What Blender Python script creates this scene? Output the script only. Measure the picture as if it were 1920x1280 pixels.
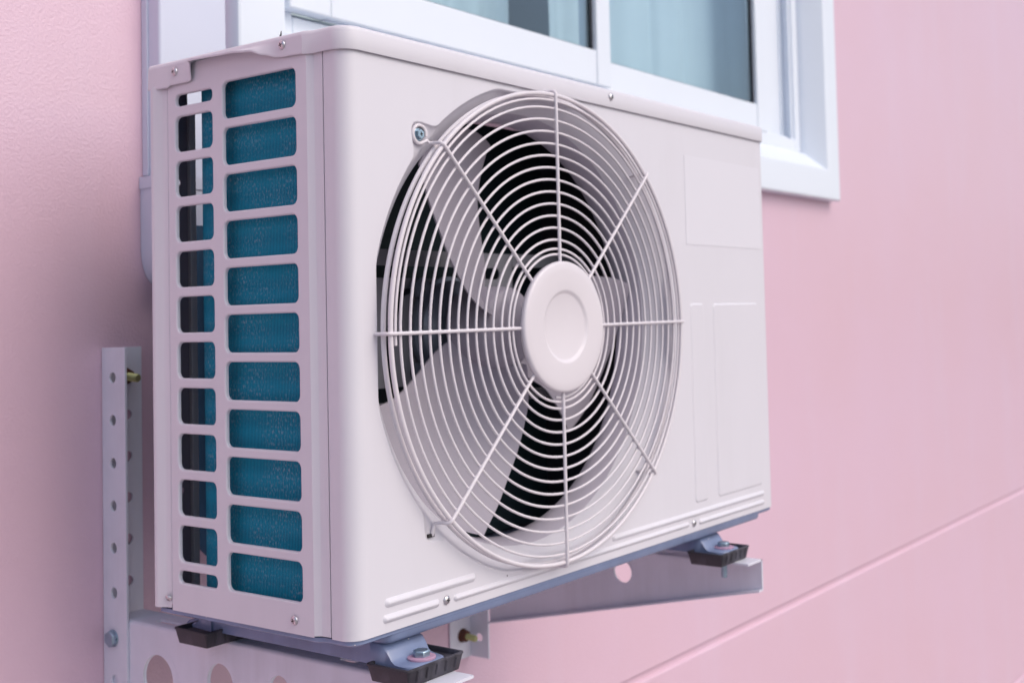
import bpy, bmesh, math, random
from math import sin, cos, pi, radians, sqrt, hypot, atan2
from mathutils import Vector, Matrix
from mathutils.geometry import tessellate_polygon

random.seed(7)
scene = bpy.context.scene
for o in list(bpy.data.objects):
    bpy.data.objects.remove(o, do_unlink=True)
COL = scene.collection

# ------------------------------------------------------------------ camera
cam_data = bpy.data.cameras.new("camera")
cam = bpy.data.objects.new("camera", cam_data)
COL.objects.link(cam)
yaw, pitch, roll = radians(55.7337), radians(2.475), radians(-1.5069)
fwd = Vector((sin(yaw) * cos(pitch), cos(yaw) * cos(pitch), sin(pitch)))
rgt = Vector((cos(yaw), -sin(yaw), 0))
upv = rgt.cross(fwd)
r2 = cos(roll) * rgt + sin(roll) * upv
u2 = -sin(roll) * rgt + cos(roll) * upv
M = Matrix((r2, u2, -fwd)).transposed().to_4x4()
M.translation = Vector((-0.7181, -0.7833, 0.2810))
cam.matrix_world = M
cam_data.sensor_width = 36
cam_data.lens = 2202.97 / 1920 * 36
cam_data.shift_x = (960 - 1162.43) / 1920
cam_data.shift_y = (492.82 - 640) / 1920
cam_data.clip_start = 0.05
cam_data.clip_end = 500
cam_data.dof.use_dof = True
cam_data.dof.focus_distance = 0.98
cam_data.dof.aperture_fstop = 9.0
scene.camera = cam
scene.cycles.max_bounces = 6
scene.cycles.diffuse_bounces = 4
scene.cycles.glossy_bounces = 3
scene.cycles.transmission_bounces = 2
scene.cycles.transparent_max_bounces = 8
scene.cycles.caustics_reflective = False
scene.cycles.caustics_refractive = False

# ------------------------------------------------------------------ sky, sun, exposure
SUN_AZ, SUN_EL = 8.0, 46.0        # degrees to the right of the facade's normal, height
world = bpy.data.worlds.new("World")
scene.world = world
world.use_nodes = True
wn = world.node_tree
wn.nodes.clear()
sky = wn.nodes.new("ShaderNodeTexSky")
sky.sky_type = 'NISHITA'
sky.sun_disc = False
sky.sun_elevation = radians(SUN_EL)
sky.sun_rotation = radians(180 - SUN_AZ)
sky.air_density = 1.0
sky.dust_density = 4.0
sky.ozone_density = 1.5
bg = wn.nodes.new("ShaderNodeBackground")
bg.inputs[1].default_value = 0.15
wo = wn.nodes.new("ShaderNodeOutputWorld")
wn.links.new(sky.outputs[0], bg.inputs[0])
wn.links.new(bg.outputs[0], wo.inputs[0])

sun_data = bpy.data.lights.new("sun", 'SUN')
sun_data.energy = 0.55
sun_data.angle = radians(70)
sun_data.color = (1.0, 0.965, 0.95)
sun = bpy.data.objects.new("sun", sun_data)
COL.objects.link(sun)
sdir = Vector((sin(radians(SUN_AZ)) * cos(radians(SUN_EL)), -cos(radians(SUN_AZ)) * cos(radians(SUN_EL)), sin(radians(SUN_EL))))
sun.rotation_euler = sdir.to_track_quat('Z', 'Y').to_euler()
sun.location = sdir * 6

vs = scene.view_settings
vs.view_transform = 'Standard'
vs.look = 'None'
vs.exposure = 0.24
vs.gamma = 1.0
vs.use_curve_mapping = False

# ------------------------------------------------------------------ materials
def mat(name, base, rough=0.5, metal=0.0, spec=0.5, var=0.0, var_scale=8.0, bump=0.0, bump_scale=200.0, bump_dist=0.001,
        specks=0.0, speck_scale=30.0, speck_col=(0.03, 0.025, 0.025), speck_max=0.05, streak=0.0, streak_col=(0.30, 0.27, 0.26), coat=0.0):
    m = bpy.data.materials.new(name)
    m.use_nodes = True
    nt = m.node_tree
    N, L = nt.nodes, nt.links
    b = N["Principled BSDF"]
    b.inputs["Roughness"].default_value = rough
    b.inputs["Metallic"].default_value = metal
    b.inputs["Specular IOR Level"].default_value = spec
    if coat:
        b.inputs["Coat Weight"].default_value = coat
    tc = N.new("ShaderNodeTexCoord")
    geo = tc.outputs["Object"]
    col = None
    if var:
        n = N.new("ShaderNodeTexNoise")
        n.inputs["Scale"].default_value = var_scale
        n.inputs["Detail"].default_value = 5
        L.new(geo, n.inputs["Vector"])
        mx = N.new("ShaderNodeMix"); mx.data_type = 'RGBA'
        mx.inputs[6].default_value = (*[c * (1 - var) for c in base], 1)
        mx.inputs[7].default_value = (*[min(1, c * (1 + var)) for c in base], 1)
        L.new(n.outputs["Fac"], mx.inputs[0])
        col = mx.outputs[2]
        rr = N.new("ShaderNodeMapRange")
        rr.inputs["To Min"].default_value = max(0.02, rough - 0.08)
        rr.inputs["To Max"].default_value = min(1, rough + 0.08)
        L.new(n.outputs["Fac"], rr.inputs["Value"])
        L.new(rr.outputs[0], b.inputs["Roughness"])
    if streak:
        mp = N.new("ShaderNodeMapping"); mp.inputs["Scale"].default_value = (34, 34, 3.0)
        L.new(geo, mp.inputs[0])
        ns = N.new("ShaderNodeTexNoise"); ns.inputs["Scale"].default_value = 1.0; ns.inputs["Detail"].default_value = 6; ns.inputs["Roughness"].default_value = 0.65
        L.new(mp.outputs[0], ns.inputs["Vector"])
        nb = N.new("ShaderNodeTexNoise"); nb.inputs["Scale"].default_value = 7.0; nb.inputs["Detail"].default_value = 3
        L.new(geo, nb.inputs["Vector"])
        mu = N.new("ShaderNodeMath"); mu.operation = 'MULTIPLY'
        L.new(ns.outputs["Fac"], mu.inputs[0]); L.new(nb.outputs["Fac"], mu.inputs[1])
        ms = N.new("ShaderNodeMapRange"); ms.inputs["From Min"].default_value = 0.24; ms.inputs["From Max"].default_value = 0.45; ms.inputs["To Max"].default_value = streak
        L.new(mu.outputs[0], ms.inputs["Value"])
        m3 = N.new("ShaderNodeMix"); m3.data_type = 'RGBA'
        L.new(ms.outputs[0], m3.inputs[0])
        if col is not None: L.new(col, m3.inputs[6])
        else: m3.inputs[6].default_value = (*base, 1)
        m3.inputs[7].default_value = (*streak_col, 1)
        col = m3.outputs[2]
    if specks:
        v = N.new("ShaderNodeTexVoronoi")
        v.inputs["Scale"].default_value = speck_scale
        L.new(geo, v.inputs["Vector"])
        sep = N.new("ShaderNodeSeparateColor")
        L.new(v.outputs["Color"], sep.inputs[0])
        th = N.new("ShaderNodeMath"); th.operation = 'MULTIPLY_ADD'      # radius varies per cell, most cells have none
        th.inputs[1].default_value = 0.16 * specks; th.inputs[2].default_value = -0.16 * specks + speck_max
        L.new(sep.outputs[0], th.inputs[0])
        lt = N.new("ShaderNodeMath"); lt.operation = 'LESS_THAN'
        L.new(v.outputs["Distance"], lt.inputs[0]); L.new(th.outputs[0], lt.inputs[1])
        mx2 = N.new("ShaderNodeMix"); mx2.data_type = 'RGBA'
        if col is not None: L.new(col, mx2.inputs[6])
        else: mx2.inputs[6].default_value = (*base, 1)
        mx2.inputs[7].default_value = (*speck_col, 1)
        L.new(lt.outputs[0], mx2.inputs[0])
        col = mx2.outputs[2]
    if col is not None: L.new(col, b.inputs["Base Color"])
    else: b.inputs["Base Color"].default_value = (*base, 1)
    if bump:
        n2 = N.new("ShaderNodeTexNoise")
        n2.inputs["Scale"].default_value = bump_scale
        n2.inputs["Detail"].default_value = 4
        L.new(geo, n2.inputs["Vector"])
        bp = N.new("ShaderNodeBump")
        bp.inputs["Strength"].default_value = bump
        bp.inputs["Distance"].default_value = bump_dist
        L.new(n2.outputs["Fac"], bp.inputs["Height"])
        L.new(bp.outputs[0], b.inputs["Normal"])
    return m

M_coil_in = mat("coil_fins_shaded", (0.012, 0.03, 0.04), 0.7, var=0.3, var_scale=40)  # inner faces of the same coil, cabinet shade put into the colour
M_cream = mat("cream_paint", (0.665, 0.648, 0.705), 0.42, var=0.02, var_scale=5, specks=0.9, speck_scale=16, speck_max=0.018, streak=0.05, bump=0.10, bump_scale=9, bump_dist=0.004)
M_guard = mat("guard_coating", (0.69, 0.648, 0.69), 0.38, var=0.03, var_scale=20)
M_fan = mat("fan_plastic", (0.39, 0.36, 0.425), 0.45, var=0.05, var_scale=12)
M_shroud = mat("shroud_shaded", (0.50, 0.465, 0.54), 0.5, var=0.05, var_scale=15)  # grey throat, toned down to paint in the shade deep in the recess
M_sticker = mat("label_film", (0.685, 0.67, 0.73), 0.45, var=0.01)
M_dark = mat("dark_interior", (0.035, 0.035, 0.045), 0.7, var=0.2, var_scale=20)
M_motor = mat("motor_paint", (0.20, 0.23, 0.29), 0.32, metal=0.2, var=0.25, var_scale=25)
M_mount = mat("motor_mount_steel", (0.27, 0.27, 0.31), 0.5, var=0.2, var_scale=20)
M_pan = mat("base_pan_enamel", (0.20, 0.25, 0.40), 0.24, var=0.15, var_scale=30, specks=1.0, speck_scale=110, speck_max=0.08, streak=0.3, streak_col=(0.10, 0.10, 0.14), speck_col=(0.6, 0.58, 0.6), bump=0.1, bump_scale=300, bump_dist=0.0005)
M_galv = mat("galvanised_bracket", (0.71, 0.71, 0.80), 0.42, metal=0.0, var=0.08, var_scale=22, streak=0.18, specks=0.95, speck_scale=60, speck_max=0.03, bump=0.05, bump_scale=500, bump_dist=0.0003)
M_rubber = mat("black_rubber", (0.028, 0.026, 0.036), 0.55, var=0.3, var_scale=60, streak=0.55, streak_col=(0.20, 0.19, 0.24), specks=1.0, speck_scale=130, speck_max=0.09, speck_col=(0.30, 0.29, 0.33), bump=0.2, bump_scale=260, bump_dist=0.0006)
M_steel = mat("bright_steel", (0.62, 0.60, 0.63), 0.28, metal=1.0, var=0.1, var_scale=200)
M_zinc = mat("zinc_bolt", (0.36, 0.47, 0.56), 0.3, metal=0.85, var=0.2, var_scale=120)
M_brass = mat("yellow_zinc", (0.42, 0.42, 0.20), 0.4, metal=0.7, var=0.2, var_scale=150)
M_rust = mat("rusty_nut", (0.10, 0.035, 0.02), 0.75, metal=0.2, var=0.4, var_scale=180, bump=0.4, bump_scale=500)
M_slot = mat("screw_recess", (0.02, 0.018, 0.02), 0.6)
M_vinyl = mat("white_vinyl", (0.735, 0.79, 0.87), 0.32, var=0.015, var_scale=6)
M_trunk = mat("trunking_plastic", (0.61, 0.64, 0.77), 0.38, var=0.02, var_scale=8)
M_gasket = mat("black_gasket", (0.012, 0.013, 0.02), 0.5)
M_curtain = mat("curtain_fabric", (0.74, 0.78, 0.79), 0.9, var=0.05, var_scale=10)
M_room = mat("room_paint", (0.40, 0.52, 0.66), 0.9, var=0.05)
M_foam = mat("pipe_insulation", (0.03, 0.085, 0.15), 0.8, var=0.2, var_scale=40, bump=0.3, bump_scale=120, bump_dist=0.002)
M_ground = mat("concrete", (0.36, 0.335, 0.335), 0.9, var=0.15, var_scale=3, bump=0.3, bump_scale=60, bump_dist=0.004)
M_washer = mat("pink_washer", (0.45, 0.28, 0.40), 0.6, var=0.2, var_scale=150)


def wall_material():
    m = bpy.data.materials.new("pink_stucco")
    m.use_nodes = True
    N, L = m.node_tree.nodes, m.node_tree.links
    b = N["Principled BSDF"]
    b.inputs["Roughness"].default_value = 0.36
    b.inputs["Specular IOR Level"].default_value = 0.8
    tc = N.new("ShaderNodeTexCoord")
    n1 = N.new("ShaderNodeTexNoise"); n1.inputs["Scale"].default_value = 1.6; n1.inputs["Detail"].default_value = 6
    n1.inputs["Roughness"].default_value = 0.6
    L.new(tc.outputs["Object"], n1.inputs["Vector"])
    cr = N.new("ShaderNodeValToRGB")
    cr.color_ramp.elements[0].position = 0.3; cr.color_ramp.elements[0].color = (0.680, 0.462, 0.550, 1)
    cr.color_ramp.elements[1].position = 0.7; cr.color_ramp.elements[1].color = (0.690, 0.482, 0.597, 1)
    L.new(n1.outputs["Fac"], cr.inputs[0])
    # faint pale run-down streaks and blotches of old paint
    mp = N.new("ShaderNodeMapping"); mp.inputs["Scale"].default_value = (5.0, 1.0, 0.9)
    L.new(tc.outputs["Object"], mp.inputs[0])
    n4 = N.new("ShaderNodeTexNoise"); n4.inputs["Scale"].default_value = 1.5; n4.inputs["Detail"].default_value = 7
    L.new(mp.outputs[0], n4.inputs["Vector"])
    r4 = N.new("ShaderNodeMapRange"); r4.inputs["From Min"].default_value = 0.52; r4.inputs["From Max"].default_value = 0.8
    r4.inputs["To Max"].default_value = 0.30
    L.new(n4.outputs["Fac"], r4.inputs["Value"])
    mx = N.new("ShaderNodeMix"); mx.data_type = 'RGBA'
    L.new(r4.outputs[0], mx.inputs[0]); L.new(cr.outputs[0], mx.inputs[6])
    mx.inputs[7].default_value = (0.69, 0.55, 0.675, 1)
    L.new(mx.outputs[2], b.inputs["Base Color"])
    # stipple of the render coat
    n2 = N.new("ShaderNodeTexNoise"); n2.inputs["Scale"].default_value = 290; n2.inputs["Detail"].default_value = 6
    n2.inputs["Roughness"].default_value = 0.55
    L.new(tc.outputs["Object"], n2.inputs["Vector"])
    n3 = N.new("ShaderNodeTexNoise"); n3.inputs["Scale"].default_value = 28; n3.inputs["Detail"].default_value = 3
    L.new(tc.outputs["Object"], n3.inputs["Vector"])
    ad = N.new("ShaderNodeMath"); ad.operation = 'MULTIPLY_ADD'; ad.inputs[1].default_value = 0.30
    L.new(n3.outputs["Fac"], ad.inputs[0]); L.new(n2.outputs["Fac"], ad.inputs[2])
    bp = N.new("ShaderNodeBump"); bp.inputs["Strength"].default_value = 0.42; bp.inputs["Distance"].default_value = 0.0019
    L.new(ad.outputs[0], bp.inputs["Height"]); L.new(bp.outputs[0], b.inputs["Normal"])
    return m


def coil_material():
    m = bpy.data.materials.new("coil_fins")
    m.use_nodes = True
    N, L = m.node_tree.nodes, m.node_tree.links
    b = N["Principled BSDF"]
    b.inputs["Roughness"].default_value = 0.42
    b.inputs["Specular IOR Level"].default_value = 0.08
    tc = N.new("ShaderNodeTexCoord")
    uv = tc.outputs["UV"]                       # u = metres along the fin stack, v = height
    sp = N.new("ShaderNodeSeparateXYZ"); L.new(uv, sp.inputs[0])
    ml = N.new("ShaderNodeMath"); ml.operation = 'MULTIPLY'; ml.inputs[1].default_value = 2 * pi / 0.0021
    L.new(sp.outputs[0], ml.inputs[0])
    sn = N.new("ShaderNodeMath"); sn.operation = 'SINE'; L.new(ml.outputs[0], sn.inputs[0])
    # horizontal tube rows behind the fins
    m2 = N.new("ShaderNodeMath"); m2.operation = 'MULTIPLY'; m2.inputs[1].default_value = 2 * pi / 0.0215
    L.new(sp.outputs[1], m2.inputs[0])
    s2 = N.new("ShaderNodeMath"); s2.operation = 'SINE'; L.new(m2.outputs[0], s2.inputs[0])
    mp = N.new("ShaderNodeMapping"); mp.inputs["Scale"].default_value = (700, 260, 1)
    L.new(uv, mp.inputs[0])
    dn = N.new("ShaderNodeTexNoise"); dn.inputs["Scale"].default_value = 1; dn.inputs["Detail"].default_value = 2
    L.new(mp.outputs[0], dn.inputs["Vector"])
    big = N.new("ShaderNodeTexNoise"); big.inputs["Scale"].default_value = 22; big.inputs["Detail"].default_value = 3
    L.new(uv, big.inputs["Vector"])
    rg = N.new("ShaderNodeMapRange"); rg.inputs["From Min"].default_value = 0.52; rg.inputs["From Max"].default_value = 0.70
    rg.inputs["To Max"].default_value = 0.9
    L.new(dn.outputs["Fac"], rg.inputs["Value"])
    rb = N.new("ShaderNodeMapRange"); rb.inputs["From Min"].default_value = 0.35; rb.inputs["From Max"].default_value = 0.65
    L.new(big.outputs["Fac"], rb.inputs["Value"])
    dm = N.new("ShaderNodeMath"); dm.operation = 'MULTIPLY'; L.new(rg.outputs[0], dm.inputs[0]); L.new(rb.outputs[0], dm.inputs[1])
    base = N.new("ShaderNodeMix"); base.data_type = 'RGBA'
    base.inputs[6].default_value = (0.008, 0.125, 0.205, 1)
    base.inputs[7].default_value = (0.014, 0.30, 0.45, 1)
    hs = N.new("ShaderNodeMath"); hs.operation = 'MULTIPLY_ADD'; hs.inputs[1].default_value = 0.5; hs.inputs[2].default_value = 0.5
    L.new(sn.outputs[0], hs.inputs[0])
    h3 = N.new("ShaderNodeMath"); h3.operation = 'MULTIPLY_ADD'; h3.inputs[1].default_value = 0.12
    L.new(s2.outputs[0], h3.inputs[0]); L.new(hs.outputs[0], h3.inputs[2])
    L.new(h3.outputs[0], base.inputs[0])
    mx = N.new("ShaderNodeMix"); mx.data_type = 'RGBA'
    L.new(dm.outputs[0], mx.inputs[0]); L.new(base.outputs[2], mx.inputs[6])
    mx.inputs[7].default_value = (0.25, 0.36, 0.45, 1)
    L.new(mx.outputs[2], b.inputs["Base Color"])
    bp = N.new("ShaderNodeBump"); bp.inputs["Strength"].default_value = 0.5; bp.inputs["Distance"].default_value = 0.0006
    L.new(sn.outputs[0], bp.inputs["Height"]); L.new(bp.outputs[0], b.inputs["Normal"])
    return m


def glass_material():
    m = bpy.data.materials.new("window_glass")
    m.use_nodes = True
    N, L = m.node_tree.nodes, m.node_tree.links
    N.remove(N["Principled BSDF"])
    out = N["Material Output"]
    tr = N.new("ShaderNodeBsdfTransparent"); tr.inputs[0].default_value = (0.865, 0.935, 0.965, 1)
    gl = N.new("ShaderNodeBsdfGlossy"); gl.inputs["Roughness"].default_value = 0.02
    gl.inputs["Color"].default_value = (0.85, 0.95, 1.0, 1)
    lw = N.new("ShaderNodeLayerWeight"); lw.inputs[0].default_value = 0.5
    pw = N.new("ShaderNodeMath"); pw.operation = 'POWER'; pw.inputs[1].default_value = 3.0
    L.new(lw.outputs["Facing"], pw.inputs[0])
    fr = N.new("ShaderNodeMath"); fr.operation = 'MULTIPLY_ADD'; fr.inputs[1].default_value = 0.85; fr.inputs[2].default_value = 0.04
    L.new(pw.outputs[0], fr.inputs[0])
    mx = N.new("ShaderNodeMixShader")
    L.new(fr.outputs[0], mx.inputs[0]); L.new(tr.outputs[0], mx.inputs[1]); L.new(gl.outputs[0], mx.inputs[2])
    L.new(mx.outputs[0], out.inputs[0])
    return m


M_wall = wall_material()
M_coil = coil_material()
M_glass = glass_material()

# ------------------------------------------------------------------ mesh helpers
class MB:
    def __init__(self):
        self.v, self.f, self.m, self.s = [], [], [], []
    def add(self, verts, faces, mi=0, flat=False):
        o = len(self.v)
        self.v += [tuple(p) for p in verts]
        for f in faces:
            self.f.append([i + o for i in f]); self.m.append(mi); self.s.append(not flat)
        return o
    def box(self, x0, x1, y0, y1, z0, z1, mi=0):
        x0, x1 = min(x0, x1), max(x0, x1); y0, y1 = min(y0, y1), max(y0, y1); z0, z1 = min(z0, z1), max(z0, z1)
        v = [(x0, y0, z0), (x1, y0, z0), (x1, y1, z0), (x0, y1, z0), (x0, y0, z1), (x1, y0, z1), (x1, y1, z1), (x0, y1, z1)]
        self.add(v, [(0, 3, 2, 1), (4, 5, 6, 7), (0, 1, 5, 4), (1, 2, 6, 5), (2, 3, 7, 6), (3, 0, 4, 7)], mi)
    def loft(self, rings, closed=True, cap0=False, cap1=False, mi=0):
        n = len(rings[0]); vs_ = [p for r in rings for p in r]; fs = []
        for k in range(len(rings) - 1):
            for i in range(n if closed else n - 1):
                j = (i + 1) % n
                fs.append((k * n + i, k * n + j, (k + 1) * n + j, (k + 1) * n + i))
        o = self.add(vs_, fs, mi)
        caps = []
        if cap0: caps.append(range(o, o + n)[::-1])
        if cap1: caps.append(range(o + (len(rings) - 1) * n, o + len(rings) * n))
        for c in caps:
            self.f.append(list(c)); self.m.append(mi); self.s.append(False)
    def tube(self, path, r, segs=8, closed=False, caps=True, mi=0):
        P = [Vector(p) for p in path]; n = len(P); rings = []; nrm = None
        for i in range(n):
            if closed: t = P[(i + 1) % n] - P[(i - 1) % n]
            else: t = P[min(i + 1, n - 1)] - P[max(i - 1, 0)]
            t.normalize()
            if nrm is None:
                a = Vector((0, 1, 0)) if abs(t.y) < 0.9 else Vector((1, 0, 0))
                nrm = (a - t * a.dot(t)).normalized()
            else:
                nrm = (nrm - t * nrm.dot(t)).normalized()
            bn = t.cross(nrm)
            rr = r[i] if isinstance(r, (list, tuple)) else r
            rings.append([P[i] + rr * (cos(2 * pi * k / segs) * nrm + sin(2 * pi * k / segs) * bn) for k in range(segs)])
        if closed: rings.append(rings[0])
        self.loft(rings, True, caps and not closed, caps and not closed, mi)
    def lathe(self, prof, org, axis, segs=24, mi=0, cap0=False, cap1=False, phase=0.0):
        """prof = [(radius, distance along the axis)]"""
        A = Vector(axis).normalized(); h = Vector((0, 0, 1)) if abs(A.z) < 0.9 else Vector((1, 0, 0))
        u = (h - A * h.dot(A)).normalized(); w = A.cross(u); O = Vector(org)
        rings = [[O + A * d + r * (cos(2 * pi * k / segs + phase) * u + sin(2 * pi * k / segs + phase) * w) for k in range(segs)] for r, d in prof]
        self.loft(rings, True, cap0, cap1, mi)
    def fill(self, outer, holes, fn, mi=0):
        """flat face with holes; 2-D loops mapped by fn"""
        loops = [[Vector((a, b, 0)) for a, b in lp] for lp in [outer] + holes]
        tri = tessellate_polygon(loops)
        flat = [p for lp in loops for p in lp]
        self.add([fn(p.x, p.y) for p in flat], [tuple(t) for t in tri], mi, True)
    def plate(self, outer, holes, fn, t0, t1, mi=0, back=True):
        """sheet from depth t0 to t1; fn(a, b, t)"""
        self.fill(outer, holes, lambda a, b: fn(a, b, t0), mi)
        if back: self.fill(outer, holes, lambda a, b: fn(a, b, t1), mi)
        for lp in [outer] + holes:
            self.loft([[fn(a, b, t0) for a, b in lp], [fn(a, b, t1) for a, b in lp]], True, mi=mi)


def new_obj(name, data, parent=None, kind=None, label=None, cat=None, group=None):
    o = bpy.data.objects.new(name, data)
    COL.objects.link(o)
    if parent is not None: o.parent = parent
    if kind: o["kind"] = kind
    if label: o["label"] = label
    if cat: o["category"] = cat
    if group: o["group"] = group
    return o


def origin_of(parent):
    w = Vector((0, 0, 0))
    while parent is not None:
        w += parent.location; parent = parent.parent
    return w


def build(mb, name, mats, parent=None, loc=None, bevel=0.0, bseg=2, smooth=35, bangle=30, **kw):
    """link the collected shapes as one mesh object (vertices are given in world space)"""
    me = bpy.data.meshes.new(name)
    O = origin_of(parent)
    L0 = Vector(loc) if loc is not None else Vector((0, 0, 0))
    W = O + L0
    me.from_pydata([(x - W.x, y - W.y, z - W.z) for x, y, z in mb.v], [], mb.f)
    if not isinstance(mats, (list, tuple)): mats = [mats]
    for m in mats: me.materials.append(m)
    if len(mats) > 1: me.polygons.foreach_set("material_index", mb.m)
    me.polygons.foreach_set("use_smooth", mb.s)
    bm = bmesh.new(); bm.from_mesh(me)
    bmesh.ops.remove_doubles(bm, verts=bm.verts, dist=1e-6)
    bmesh.ops.recalc_face_normals(bm, faces=bm.faces)
    flags = [f.smooth for f in bm.faces]
    bm.to_mesh(me); bm.free()
    me.set_sharp_from_angle(angle=radians(smooth))
    me.polygons.foreach_set("use_smooth", flags)
    o = new_obj(name, me, parent, **kw)
    o.location = L0
    if bevel:
        b = o.modifiers.new("bevel", 'BEVEL'); b.width = bevel; b.segments = bseg
        b.limit_method = 'ANGLE'; b.angle_limit = radians(bangle); b.harden_normals = False
    return o


def thing(name, loc, label, cat, group=None, kind=None):
    o = new_obj(name, None, None, kind, label, cat, group)
    o.location = loc
    o.empty_display_size = 0.05
    return o


def rrect(a0, a1, b0, b1, r, off=0.0, n=6):
    a0 -= off; a1 += off; b0 -= off; b1 += off; r = max(r + off, 1e-5)
    pts = []
    for ca, cb, s in ((a1 - r, b1 - r, 0), (a0 + r, b1 - r, 1), (a0 + r, b0 + r, 2), (a1 - r, b0 + r, 3)):
        for k in range(n + 1):
            t = (s + k / n) * pi / 2
            pts.append((ca + r * cos(t), cb + r * sin(t)))
    return pts


def circ(a, b, r, n=28, ph=0.0):
    return [(a + r * cos(2 * pi * k / n + ph), b + r * sin(2 * pi * k / n + ph)) for k in range(n)]


def offset_poly(pts, d):
    """outward offset of a CCW polygon by mitred normals"""
    n = len(pts); out = []
    for i in range(n):
        p0, p1, p2 = pts[i - 1], pts[i], pts[(i + 1) % n]
        e1 = Vector((p1[0] - p0[0], p1[1] - p0[1])); e2 = Vector((p2[0] - p1[0], p2[1] - p1[1]))
        if e1.length < 1e-9: e1 = e2
        if e2.length < 1e-9: e2 = e1
        e1.normalize(); e2.normalize()
        n1 = Vector((e1.y, -e1.x)); n2 = Vector((e2.y, -e2.x))
        m = n1 + n2; m.normalize()
        k = d / max(0.35, m.dot(n1))
        out.append((p1[0] + m.x * k, p1[1] + m.y * k))
    return out


def lerp_tab(tab, x):
    if x <= tab[0][0]: return tab[0][1]
    for (x0, y0), (x1, y1) in zip(tab, tab[1:]):
        if x <= x1:
            t = (x - x0) / (x1 - x0); return y0 + (y1 - y0) * t
    return tab[-1][1]


def smooth_tab(tab, x):
    if x <= tab[0][0]: return tab[0][1]
    for (x0, y0), (x1, y1) in zip(tab, tab[1:]):
        if x <= x1:
            t = (x - x0) / (x1 - x0); t = t * t * (3 - 2 * t); return y0 + (y1 - y0) * t
    return tab[-1][1]


def copy_obj(src, loc, parent, name=None):
    c = src.copy(); COL.objects.link(c); c.parent = parent; c.location = loc
    return c

# ------------------------------------------------------------------ the house: ground, wall, room, window
YW = 0.475                                   # outer face of the wall
g = MB(); g.add([(-60, -60, -1.7), (60, -60, -1.7), (60, 60, -1.7), (-60, 60, -1.7)], [(0, 1, 2, 3)])
build(g, "ground", M_ground, kind="structure")

WX0, WX1, WZ0 = 0.285, 2.055, 0.61           # rough opening in the wall for the window
WZ1 = 1.98
wall = thing("house_wall", (1.0, YW, -1.69), "pink rendered house wall with horizontal grooves behind the air conditioner", "wall")
XL, XR = -4.0, 12.0
GR = [(-0.411, 0.0055), (-1.065, 0.0055)]    # groove height, half width
def wall_panel(zb, zt, hole):
    mb = MB(); e = 0.006
    outer = [(XL, zb + (e if zb > -1.6 else 0)), (XR, zb + (e if zb > -1.6 else 0)), (XR, zt - (e if zt < 2 else 0)), (XL, zt - (e if zt < 2 else 0))]
    holes = [[(WX0, WZ0), (WX1, WZ0), (WX1, WZ1), (WX0, WZ1)]] if hole else []
    mb.fill(outer, holes, lambda a, b: (a, YW, b))
    if zb > -1.6:
        rows = [(zb + e, 0.0), (zb + e * 0.55, 0.0008), (zb + e * 0.2, 0.0022), (zb, 0.0045), (zb, 0.02)]
        mb.loft([[(XL, YW + d, z), (XR, YW + d, z)] for z, d in rows], False)
    if zt < 2:
        rows = [(zt - e, 0.0), (zt - e * 0.55, 0.0008), (zt - e * 0.2, 0.0022), (zt, 0.0045), (zt, 0.02)]
        mb.loft([[(XL, YW + d, z), (XR, YW + d, z)] for z, d in rows], False)
    for lp in holes:
        mb.loft([[(a, YW, b) for a, b in lp], [(a, YW + 0.13, b) for a, b in lp]], True)
    build(mb, "wall_panel", M_wall, wall)
wall_panel(GR[0][0] + 0.0055, 3.2, True)
wall_panel(GR[1][0] + 0.0055, GR[0][0] - 0.0055, False)
wall_panel(-1.69, GR[1][0] - 0.0055, False)
for gz, gh in GR:
    mb = MB()
    rows = [(gz - gh - 0.003, 0.0047), (gz - gh * 0.4, 0.0058), (gz + gh * 0.4, 0.0058), (gz + gh + 0.003, 0.0047)]
    mb.loft([[(XL, YW + d, z), (XR, YW + d, z)] for z, d in rows], False)
    build(mb, "groove_bed", M_wall, wall)

room = MB()
room.add([(-0.6, 0.62, -0.4), (2.9, 0.62, -0.4), (2.9, 3.6, -0.4), (-0.6, 3.6, -0.4), (-0.6, 0.62, 2.4), (2.9, 0.62, 2.4), (2.9, 3.6, 2.4), (-0.6, 3.6, 2.4)],
         [(0, 1, 2, 3), (7, 6, 5, 4), (1, 5, 6, 2), (2, 6, 7, 3), (3, 7, 4, 0)])
build(room, "room_interior", M_room, kind="structure")

# window: casing, tracks, two sliding sashes
win = thing("sliding_window", (1.17, YW, 0.556), "white sliding window with wide casing and two tinted panes above the unit", "window")
CX0, CX1, CZ0, CZ1 = 0.237, 2.105, 0.556, 2.03
IX0, IX1, IZ0, IZ1 = 0.342, 2.000, 0.660, 1.925
def casing_ring(off_o, y, ox0=CX0, ox1=CX1, oz0=CZ0, oz1=CZ1):
    return [(ox0 + off_o, y, oz0 + off_o), (ox1 - off_o, y, oz0 + off_o), (ox1 - off_o, y, oz1 - off_o), (ox0 + off_o, y, oz1 - off_o)]
mb = MB()
rings = [casing_ring(o, y) for o, y in ((0.0, YW + 0.001), (0.0, YW - 0.026), (0.0012, YW - 0.0285), (0.004, YW - 0.030), (0.070, YW - 0.030), (0.0745, YW - 0.029))]
def casing_in(os_, ob, y): return [(CX0 + os_, y, CZ0 + ob), (CX1 - os_, y, CZ0 + ob), (CX1 - os_, y, CZ1 - os_), (CX0 + os_, y, CZ1 - os_)]
rings += [casing_in(0.101, 0.112, YW + 0.012), casing_in(0.1045, 0.1195, YW + 0.0225), casing_in(0.105, 0.1230, YW + 0.030), casing_in(0.105, 0.1230, YW + 0.075)]
mb.loft(rings, True)
build(mb, "casing", M_vinyl, win, smooth=28)

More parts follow.
